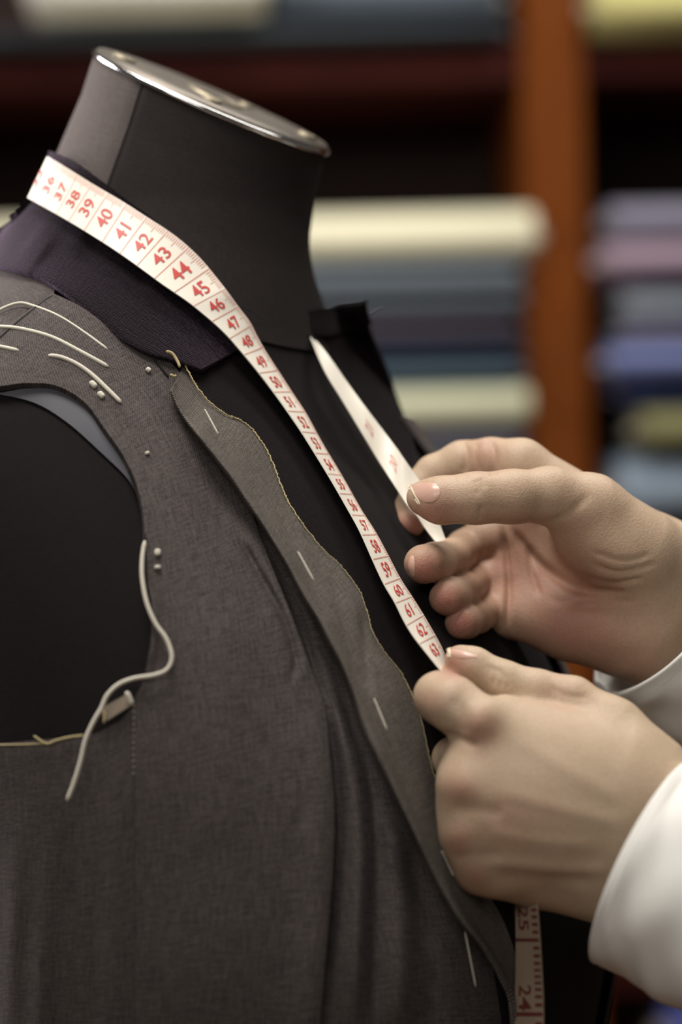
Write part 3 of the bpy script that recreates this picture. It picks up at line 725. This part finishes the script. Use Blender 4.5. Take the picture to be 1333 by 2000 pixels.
def put_text(txt, grid, i0, vc, size_u, size_v, m, parent, lift=.00025):
    """text reading across the strip; size_u: letter height along it in index units, size_v: letter width across it"""
    V, F = glyph(txt)
    i = i0 - V[:, 1] * size_u; v = vc + V[:, 0] * size_v
    o = mesh_obj('numeral', on_strip(grid, i, v, lift), F, m, None, smooth=False)
    adopt(o, parent)
NUM = {35: (70, 350), 36: (95, 362), 37: (119, 376), 38: (143, 391), 39: (168, 405), 40: (204, 425), 41: (240, 447), 42: (279, 471), 43: (319, 499), 44: (355, 527), 45: (393, 559), 46: (428, 591), 47: (459, 628), 48: (487, 667), 49: (515, 706), 50: (541, 744), 51: (567, 783), 52: (592, 825), 53: (617, 864), 54: (640, 909), 55: (664, 948), 56: (687, 986), 57: (710, 1027), 58: (732, 1068), 59: (755, 1108), 60: (777, 1151), 61: (798, 1190), 62: (821, 1228), 63: (847, 1270)}
mid = toP((TPL + TPU) / 2)
centre = {n_: int(np.argmin(np.hypot(mid[:, 0] - p[0], mid[:, 1] - p[1]))) for n_, p in NUM.items()}
ks = sorted(centre); ci = np.array([centre[k] for k in ks], float)
ci = np.convolve(np.pad(ci, 1, mode='reflect', reflect_type='odd'), [.25, .5, .25], 'valid')
for k, c in zip(ks, ci):
    step = np.interp(k, ks[:-1], np.diff(ci))
    put_text(str(k), tp_grid, c, .47, step * .76, .43, M['print'], tape)
for i_, n_ in T2N: put_text(str(n_), T2grid, float(i_), .5, 5.0, .33, M['printpale'], tape)
def bar(grid, i0, i1, v0, v1):
    """thin printed line on a strip"""
    nseg = 6; i = np.linspace(i0[0], i0[1], nseg)
    V = np.concatenate([on_strip(grid, np.linspace(i0[0], i1[0], nseg), np.linspace(v0, v1, nseg), .0002), on_strip(grid, np.linspace(i0[1], i1[1], nseg), np.linspace(v0, v1, nseg), .0002)])
    return V, [(k, k + 1, nseg + k + 1, nseg + k) for k in range(nseg - 1)]
def bars(name, lst, grid, m):
    VV, FF = [], []
    for a in lst:
        V, F = bar(grid, *a); b = len(VV); VV += list(V); FF += [tuple(x + b for x in f) for f in F]
    return adopt(mesh_obj(name, VV, FF, m, None, smooth=False), tape)
ticks, lines = [], []
for a in range(len(ks) - 1):
    c0, c1 = ci[a], ci[a + 1]; st = c1 - c0; mid_ = (c0 + c1) / 2
    lines.append(((mid_ - .016 * st, mid_ + .016 * st), (mid_ - .016 * st, mid_ + .016 * st), .0, .995))
    for q in range(1, 10):
        p = mid_ + st * q / 10; ln = .76 if q == 5 else .85
        ticks.append(((p - .012 * st, p + .012 * st),) * 2 + (ln, .99))
bars('centimetre_lines', lines, tp_grid, M['printpale']); tag(bars('millimetre_marks', ticks, tp_grid, M['printpale']), kind='stuff')
# reverse of the hanging end: inches
m3 = toP((T3grid[:, 0] + T3grid[:, -1]) / 2)
def idx3(y): return float(np.argmin(np.abs(m3[:, 1] - y)))
def put_down(txt, y, size_px, vw):
    V, F = glyph(txt); i = idx3(y) + V[:, 0] * size_px / 148 * (idx3(1981) - idx3(1833)); v = .38 - V[:, 1] * vw
    adopt(mesh_obj('numeral', on_strip(T3grid, i, v), F, M['printdark'], None, smooth=False), tape)
put_down('25', 1796, 52, -.62); put_down('24', 1945, 52, -.62)
l3l = []; unit3 = idx3(1981) - idx3(1833); i0_ = idx3(1833)
for k in range(-14, 14):
    p = i0_ + unit3 * k / 10; full = (k % 10 == 0)
    l3l.append(((p - .02 * unit3, p + .02 * unit3),) * 2 + ((.02 if full else .74), .985))
bars('inch_marks', l3l, T3grid, M['printdark'])

# ------------------------------------------------------------------ hands
class Sdf:
    def __init__(s, lo, hi, h):
        s.lo = np.array(lo, float); s.h = h; s.n = ((np.array(hi) - s.lo) / h).astype(int) + 1
        s.v = np.full(s.n, 1.0, np.float32)
    def _blk(s, a, b):
        i0 = np.clip(np.floor((a - s.lo) / s.h).astype(int), 0, s.n - 1); i1 = np.clip(np.ceil((b - s.lo) / s.h).astype(int) + 1, 1, s.n)
        sl = tuple(slice(i0[k], i1[k]) for k in range(3))
        g = np.meshgrid(*[(s.lo[k] + s.h * np.arange(i0[k], i1[k])).astype(np.float32) for k in range(3)], indexing='ij', sparse=True)
        return sl, g
    def _mix(s, sl, d, k):
        a = s.v[sl]
        hh = np.clip(.5 + .5 * (a - d) / k, 0, 1)
        s.v[sl] = a * (1 - hh) + d * hh - k * hh * (1 - hh)
    def cone(s, p, r1, q, r2, k=.006):
        p = W(*p); q = W(*q); r1 = r1 * p[1] / FPX; r2 = r2 * q[1] / FPX
        m = max(r1, r2) + k + .004
        sl, (X, Y, Z) = s._blk(np.minimum(p, q) - m, np.maximum(p, q) + m)
        ab = q - p; L = ab @ ab + 1e-12
        x, y, z = X - p[0], Y - p[1], Z - p[2]
        t = np.clip((x * ab[0] + y * ab[1] + z * ab[2]) / L, 0, 1)
        d = np.sqrt((x - t * ab[0]) ** 2 + (y - t * ab[1]) ** 2 + (z - t * ab[2]) ** 2) - (r1 + (r2 - r1) * t)
        s._mix(sl, d, k)
    def ball(s, c, rx, rz, ry, k=.008, rot=0.):
        """ellipsoid: rx, rz in picture units (turned by rot degrees), ry in metres of depth"""
        c = W(*c); f = c[1] / FPX; rx *= f; rz *= f; m = max(rx, ry, rz) + k + .004
        sl, (X, Y, Z) = s._blk(c - m, c + m)
        a = math.radians(rot); x, y, z = X - c[0], Y - c[1], Z - c[2]
        u = x * math.cos(a) + z * math.sin(a); v = -x * math.sin(a) + z * math.cos(a)
        q = np.sqrt((u / rx) ** 2 + (y / ry) ** 2 + (v / rz) ** 2) + 1e-6
        q2 = np.sqrt((u / rx ** 2) ** 2 + (y / ry ** 2) ** 2 + (v / rz ** 2) ** 2) + 1e-6
        s._mix(sl, (q * (q - 1) / q2).astype(np.float32), k)
    def chain(s, pts, k=.005):
        for a, b in zip(pts[:-1], pts[1:]): s.cone(a[:3], a[3], b[:3], b[3], k)
    def union(s, o, k):
        s._mix((slice(None),) * 3, o.v, k)
def sculpt(V, F, feats):
    """creases (negative) and ridges (positive) along picture lines on the visible side"""
    N = vnormals(V, F); pp = toP(V); disp = np.zeros(len(V)); face = np.clip(-N[:, 1] * 2.5, 0, 1)
    for ft in feats:
        if len(ft) == 4: disp += ft[3] * np.exp(-((pp[:, 0] - ft[0]) ** 2 + (pp[:, 1] - ft[1]) ** 2) / ft[2] ** 2) * face
        else: disp += bump(pp[:, 0], pp[:, 1], ft[0], ft[1], ft[2]) * face
    return V + N * disp[:, None]
def blush_shade(V, spots, base=0.):
    pp = toP(V); b = np.full(len(V), base)
    for x, y, r, a in spots: b = np.maximum(b, base + a * np.exp(-((pp[:, 0] - x) ** 2 + (pp[:, 1] - y) ** 2) / r ** 2))
    return np.clip(b, 0, 1)
def hand_obj(V, F, bl_, parent):
    o = mesh_obj('hand', V, F, M['skin'], None)
    at = o.data.attributes.new('blush_shade', 'FLOAT', 'POINT'); at.data.foreach_set('value', np.asarray(bl_, np.float32))
    return adopt(o, parent)
person = empty('person', (.42, 1.0, .0))
tag(person, 'tailor in a white shirt, only both hands and cuffs in view, holding the tape', 'person')
HS = .00085
def bounds(px0, px1, py0, py1, d0, d1):
    c = np.array([W(x, y, d) for x in (px0, px1) for y in (py0, py1) for d in (d0, d1)])
    return c.min(0), c.max(0)
# lower hand, back towards the viewer
A = Sdf(*bounds(790, 1480, 1235, 1850, .885, 1.0), HS)
A.cone((940, 1414, .940), 42, (1255, 1575, .945), 62, .012)
A.cone((910, 1530, .939), 44, (1250, 1625, .940), 66, .013)
A.cone((912, 1632, .943), 42, (1240, 1675, .945), 68, .013)
A.cone((936, 1700, .950), 42, (1205, 1718, .955), 72, .013)
A.cone((945, 1472, .950), 38, (1200, 1590, .945), 62, .014)
A.cone((930, 1582, .950), 34, (1200, 1640, .945), 62, .014)
A.cone((990, 1404, .950), 46, (1210, 1490, .950), 88, .012)
A.ball((1085, 1580, .940), 190, 125, .0165, .014, -8)
A.ball((960, 1580, .946), 80, 150, .013, .014, 8)
A.cone((1060, 1700, .962), 62, (1200, 1700, .965), 88, .014)
A.cone((1275, 1562, .948), 86, (1520, 1672, .935), 92, .016)
A.cone((1212, 1690, .950), 88, (1460, 1796, .935), 92, .016)
A.chain([(935, 1408, .942, 42), (884, 1374, .946, 49), (858, 1361, .952, 46)], .006)
A.chain([(858, 1361, .952, 46), (862, 1348, .972, 36), (892, 1338, .984, 32)], .004)
A.chain([(905, 1530, .942, 42), (888, 1482, .966, 40), (900, 1470, .978, 36), (960, 1480, .985, 32)], .004)
A.chain([(908, 1634, .947, 41), (898, 1606, .972, 39), (925, 1600, .984, 35), (980, 1600, .985, 30)], .004)
A.chain([(932, 1702, .955, 40), (925, 1688, .975, 36), (950, 1685, .985, 32), (1000, 1680, .985, 28)], .004)
Th = Sdf(*bounds(790, 1480, 1235, 1850, .885, 1.0), HS)
Th.chain([(896, 1288, .970, 27), (925, 1302, .968, 33), (985, 1332, .966, 36), (1050, 1352, .964, 39), (1118, 1370, .962, 44), (1190, 1430, .958, 66), (1270, 1510, .954, 80)], .006)
A.union(Th, .0045)
V, F = biggest(*surf_net(A.v, A.lo, HS)); V = relax(V, F, 2, .4)
feats = [(942, 1402, 40, .0020), (905, 1530, 38, .0016), (903, 1636, 32, .0015), (930, 1706, 30, .0012),
         ([(930, 1682), (1010, 1688), (1100, 1696), (1210, 1700)], 13, .0009), ([(950, 1712), (1060, 1720), (1180, 1722)], 16, -.0006),
         ([(880, 1360), (905, 1395), (908, 1440)], 13, -.0005), ([(860, 1430), (893, 1440), (940, 1458)], 9, -.0008),
         ([(952, 1296), (968, 1318), (962, 1344)], 3.5, -.0006), ([(962, 1298), (980, 1322), (976, 1348)], 3.5, -.0006), ([(972, 1300), (992, 1328), (990, 1350)], 3.5, -.0005),
         ([(1070, 1340), (1110, 1358), (1155, 1362)], 6, -.0004), ([(985, 1430), (1100, 1500), (1230, 1570)], 18, .0005), ([(950, 1540), (1100, 1580), (1230, 1615)], 16, .0004),
         ([(940, 1620), (1050, 1645), (1180, 1655)], 15, .0005), ([(880, 1575), (930, 1580), (990, 1590)], 15, -.0006), ([(880, 1672), (930, 1672), (990, 1668)], 13, -.0006)]
V = sculpt(V, F, feats)
bA = blush_shade(V, [(935, 1425, 42, .45), (900, 1545, 42, .40), (895, 1640, 38, .42), (925, 1715, 38, .40), (885, 1300, 34, .6), (840, 1370, 32, .30), (1000, 1620, 110, .22), (1100, 1350, 60, .18)])
handA = hand_obj(V, F, bA, person); tag(handA, 'hand with its back to the viewer, gripping the tape end')
bvA = BVHTree.FromPolygons([tuple(v) for v in V], [tuple(map(int, f)) for f in F])
# raised hand, palm towards the viewer
B = Sdf(*bounds(740, 1560, 835, 1400, .97, 1.13), HS)
B.cone((1018, 912, 1.062), 52, (1290, 1105, 1.062), 86, .010)
B.cone((1004, 1040, 1.070), 50, (1300, 1150, 1.062), 72, .010)
B.cone((1000, 1122, 1.068), 50, (1290, 1195, 1.062), 72, .010)
B.cone((992, 1195, 1.062), 52, (1265, 1232, 1.058), 76, .010)
B.ball((1140, 1110, 1.067), 150, 110, .010, .012, -15)
B.cone((1120, 1222, 1.054), 62, (1230, 1222, 1.052), 80, .014)
B.ball((1195, 1070, 1.040), 128, 78, .020, .010, -32)
B.cone((1290, 1120, 1.055), 88, (1500, 1330, 1.082), 76, .016)
B.cone((1250, 1225, 1.055), 84, (1470, 1395, 1.082), 76, .016)
def fing(pts, k=.0022, kk_=.0035):
    f_ = Sdf(*bounds(740, 1560, 835, 1400, .97, 1.13), HS); f_.chain(pts, kk_); B.union(f_, k)
fing([(1018, 912, 1.062, 54), (960, 904, 1.068, 47), (905, 908, 1.073, 45), (850, 928, 1.075, 38), (818, 958, 1.073, 35), (800, 1000, 1.064, 31), (800, 1022, 1.058, 30)], .004)
fing([(1004, 1045, 1.068, 50), (950, 1052, 1.070, 43), (908, 1072, 1.070, 37), (884, 1088, 1.046, 36), (850, 1098, 1.026, 38), (828, 1102, 1.017, 39)], .0010, .0022)
fing([(1000, 1124, 1.066, 48), (955, 1126, 1.068, 39), (930, 1132, 1.066, 34), (908, 1150, 1.044, 33), (884, 1164, 1.026, 35), (873, 1168, 1.020, 35)], .0010, .0022)
fing([(992, 1198, 1.060, 46), (968, 1192, 1.060, 35), (952, 1194, 1.058, 31), (934, 1206, 1.042, 30), (912, 1214, 1.028, 32), (901, 1217, 1.023, 32)], .0010, .0022)
fing([(827, 972, 1.022, 33), (862, 977, 1.018, 42), (930, 973, 1.017, 46), (1000, 970, 1.020, 48), (1075, 968, 1.028, 52), (1150, 1000, 1.036, 72), (1240, 1075, 1.044, 90)], .005, .006)
V, F = biggest(*surf_net(B.v, B.lo, HS)); V = relax(V, F, 2, .4)
featsB = [([(985, 1010), (1040, 1085), (1090, 1128), (1150, 1155), (1240, 1160)], 9, -.0024), ([(978, 1015), (990, 1100), (994, 1170), (984, 1260)], 7, -.0024),
          ([(1030, 1060), (1042, 1130), (1060, 1170)], 7, -.0010), ([(1060, 1165), (1140, 1185), (1220, 1180)], 9, -.0007), 
          ([(940, 1018), (938, 1000), (944, 985)], 5, -.0008), ([(925, 935), (935, 955), (930, 970)], 6, -.0004), ([(938, 932), (950, 955)], 5, -.0004),
          ([(906, 930), (912, 890), (902, 850)], 7, -.0009), ([(962, 935), (966, 890), (956, 850)], 7, -.0010), ([(940, 925), (930, 890), (936, 860)], 6, -.0004),
          ([(1040, 1026), (1100, 1010), (1160, 960)], 9, -.0006), ([(1130, 1120), (1190, 1140), (1270, 1128)], 6, -.0010), ([(1150, 1098), (1210, 1118), (1290, 1098)], 6, -.0009),
          ([(1150, 1075), (1220, 1095), (1280, 1080)], 6, -.0006), ([(1080, 1175), (1150, 1172), (1250, 1176)], 6, -.0008)]
V = sculpt(V, F, featsB)
bB = blush_shade(V, [(830, 1115, 45, .75), (872, 1172, 42, .8), (900, 1218, 38, .85), (800, 1030, 36, .75), (850, 1005, 50, .55), (1120, 1210, 110, .65), (1010, 1150, 90, .45), (1020, 1040, 50, .45), (945, 890, 40, .35), (1240, 1300, 70, .3), (1060, 1250, 80, .5), (970, 1100, 60, .4), (1000, 1110, 110, .5), (1150, 1240, 120, .5), (1080, 1140, 120, .5)], .04)  # skin redness; the palm spots also paint in the palm's shade
handB = hand_obj(V, F, bB, person); tag(handB, 'raised hand with its palm to the viewer, pinching the tape')
bvB = BVHTree.FromPolygons([tuple(v) for v in V], [tuple(map(int, f)) for f in F])
def nail(bv, quad, parent, m, lift=.0006, nu=14, nv=14, bulge=.0003, name='fingernail'):
    """nail plate: a quad of picture points (tip side first) dropped onto the finger"""
    q = np.asarray(quad, float); P = np.zeros((nu, nv, 3)); o0 = W(0, 0, 0)
    for i in range(nu):
        for j in range(nv):
            a = i / (nu - 1); b = j / (nv - 1)
            # rounded outline
            aa, bb = a * 2 - 1, b * 2 - 1; k = 1.0
            u_ = aa * math.sqrt(1 - .38 * bb * bb); v_ = bb * math.sqrt(1 - .38 * aa * aa)
            a, b = (u_ + 1) / 2, (v_ + 1) / 2
            p = (q[0] * (1 - b) + q[1] * b) * (1 - a) + (q[3] * (1 - b) + q[2] * b) * a
            d = Vector(W(p[0], p[1], 1.0)) - Vector((0, 0, CZ)); d.normalize()
            hitp = bv.ray_cast(Vector((0, 0, CZ)), d)
            if hitp[0] is None: h_ = bv.find_nearest(Vector(W(p[0], p[1], .97 if bv is bvA else 1.02)))
            else: h_ = hitp
            P[i, j] = np.array(h_[0]) + np.array(h_[1]) * (lift - bulge * (aa * aa + bb * bb))
    o = solid(name, P, m, None, .0005); o.parent = parent; o.matrix_parent_inverse = Matrix.Identity(4)
    return o
nail(bvB, [(799, 946), (822, 984), (862, 977), (858, 941)], handB, M['nail'])
nail(bvB, [(796, 946), (819, 986), (823, 985), (801, 943)], handB, M['nailtip'], .0005, 8, 14, name='nail_edge')
nail(bvB, [(797, 1090), (800, 1125), (812, 1128), (810, 1082)], handB, M['nail'], .0005, 8, 12)
nail(bvA, [(876, 1264), (880, 1284), (930, 1288), (936, 1280)], handA, M['nail'], .0005)
nail(bvA, [(873, 1262), (877, 1283), (882, 1285), (880, 1260)], handA, M['nailtip'], .0006, 8, 12, name='nail_edge')

# sleeves with cuffs
def sleeve(name, rings, m, thick=.0022, seg=72, wr=.0012, seed=0):
    """rings: (centre px, py, d), half-vector A in (px, py, metres), half-vector B"""
    C = []; 
    for c, a, b in rings:
        c0 = W(*c); A_v = W(c[0] + a[0], c[1] + a[1], c[2]) - c0 + np.array([0, a[2], 0]); B_v = W(c[0] + b[0], c[1] + b[1], c[2]) - c0 + np.array([0, b[2], 0])
        C.append(np.concatenate([c0, A_v, B_v]))
    nr = 60; Q = cr(np.array(C), nr); rs = np.random.RandomState(seed); ph = rs.uniform(0, 6.28, 12)
    P = np.zeros((nr, seg + 1, 3))
    for i in range(nr):
        t = i / (nr - 1)
        for j in range(seg + 1):
            th = 2 * math.pi * j / seg
            dr_ = Q[i, 3:6] * math.cos(th) + Q[i, 6:9] * math.sin(th); L_ = np.linalg.norm(dr_)
            wv_a = wr * min(1, t * 9 + .15) * (math.sin(3 * th + 9 * t + ph[0]) + .8 * math.sin(5 * th - 17 * t + ph[1]) + .7 * math.sin(2 * th + 26 * t + ph[2]) + .5 * math.sin(7 * th + 38 * t + ph[3]))
            P[i, j] = Q[i, :3] + dr_ * (1 + wv_a / L_)
    Pin = np.zeros_like(P)
    for i in range(nr): Pin[i] = Q[i, :3] + (P[i] - Q[i, :3]) * (1 - thick / np.linalg.norm(P[i] - Q[i, :3], axis=1)[:, None])
    k = seg; V = np.concatenate([P[:, :seg].reshape(-1, 3), Pin[:, :seg].reshape(-1, 3)]); n0 = nr * seg
    F = grid_faces(nr, seg, True); F += [tuple(x + n0 for x in f[::-1]) for f in F]
    F += [(j, n0 + j, n0 + (j + 1) % seg, (j + 1) % seg) for j in range(seg)]
    e = (nr - 1) * seg; F += [(e + j, e + (j + 1) % seg, n0 + e + (j + 1) % seg, n0 + e + j) for j in range(seg)]
    o = mesh_obj(name, V, F, m, None); adopt(o, person)
    bm = bmesh.new(); bm.from_mesh(o.data); bmesh.ops.recalc_face_normals(bm, faces=bm.faces[:]); bm.to_mesh(o.data); bm.free()
    return o, P
slA, PA = sleeve('sleeve', [((1258, 1684, .948), (-90, 202, .004), (-76, -26, -.038)), ((1330, 1718, .940), (-90, 206, .004), (-74, -26, -.040)), ((1440, 1770, .925), (-90, 212, .004), (-66, -24, -.043)), ((1700, 1880, .885), (-95, 230, .0), (-40, -14, -.050)), ((2300, 2080, .80), (-100, 260, .0), (-40, -14, -.055))], M['shirt'], seed=2, wr=.0006)
slB, PB = sleeve('sleeve', [((1278, 1241, 1.058), (-105, 111, .004), (34, 26, -.037)), ((1340, 1288, 1.066), (-106, 118, .004), (34, 26, -.039)), ((1460, 1372, 1.083), (-106, 126, .004), (36, 20, -.042)), ((1700, 1520, 1.12), (-105, 150, .0), (50, 8, -.048)), ((2200, 1850, 1.20), (-110, 165, .0), (50, 8, -.055))], M['shirt'], seed=7, wr=.0009)
def cuff_stitch(P, i, par):
    n_ = 0; seg = P.shape[1] - 1
    VV = []; FF = []
    for j in range(0, seg):
        for f0, f1 in ((.05, .40), (.55, .9)):
            a = P[i, j] * (1 - f0) + P[i, j + 1] * f0; b = P[i, j] * (1 - f1) + P[i, j + 1] * f1
            c = P[i].mean(0); nrm_ = (a - c) / np.linalg.norm(a - c); t = np.array(P[i + 1, j] - P[i, j]); t /= np.linalg.norm(t)
            q = len(VV); wd = .00022
            VV += [a + t * wd + nrm_ * .0001, b + t * wd + nrm_ * .0001, b - t * wd + nrm_ * .0001, a - t * wd + nrm_ * .0001, (a + b) / 2 + nrm_ * .0004]
            FF += [(q, q + 1, q + 4), (q + 1, q + 2, q + 4), (q + 2, q + 3, q + 4), (q + 3, q, q + 4)]
    o = mesh_obj('cuff_stitching', VV, FF, M['shirt'], None); o.parent = par; tag(o, kind='stuff')
cuff_stitch(PA, 4, slA); cuff_stitch(PB, 4, slB)
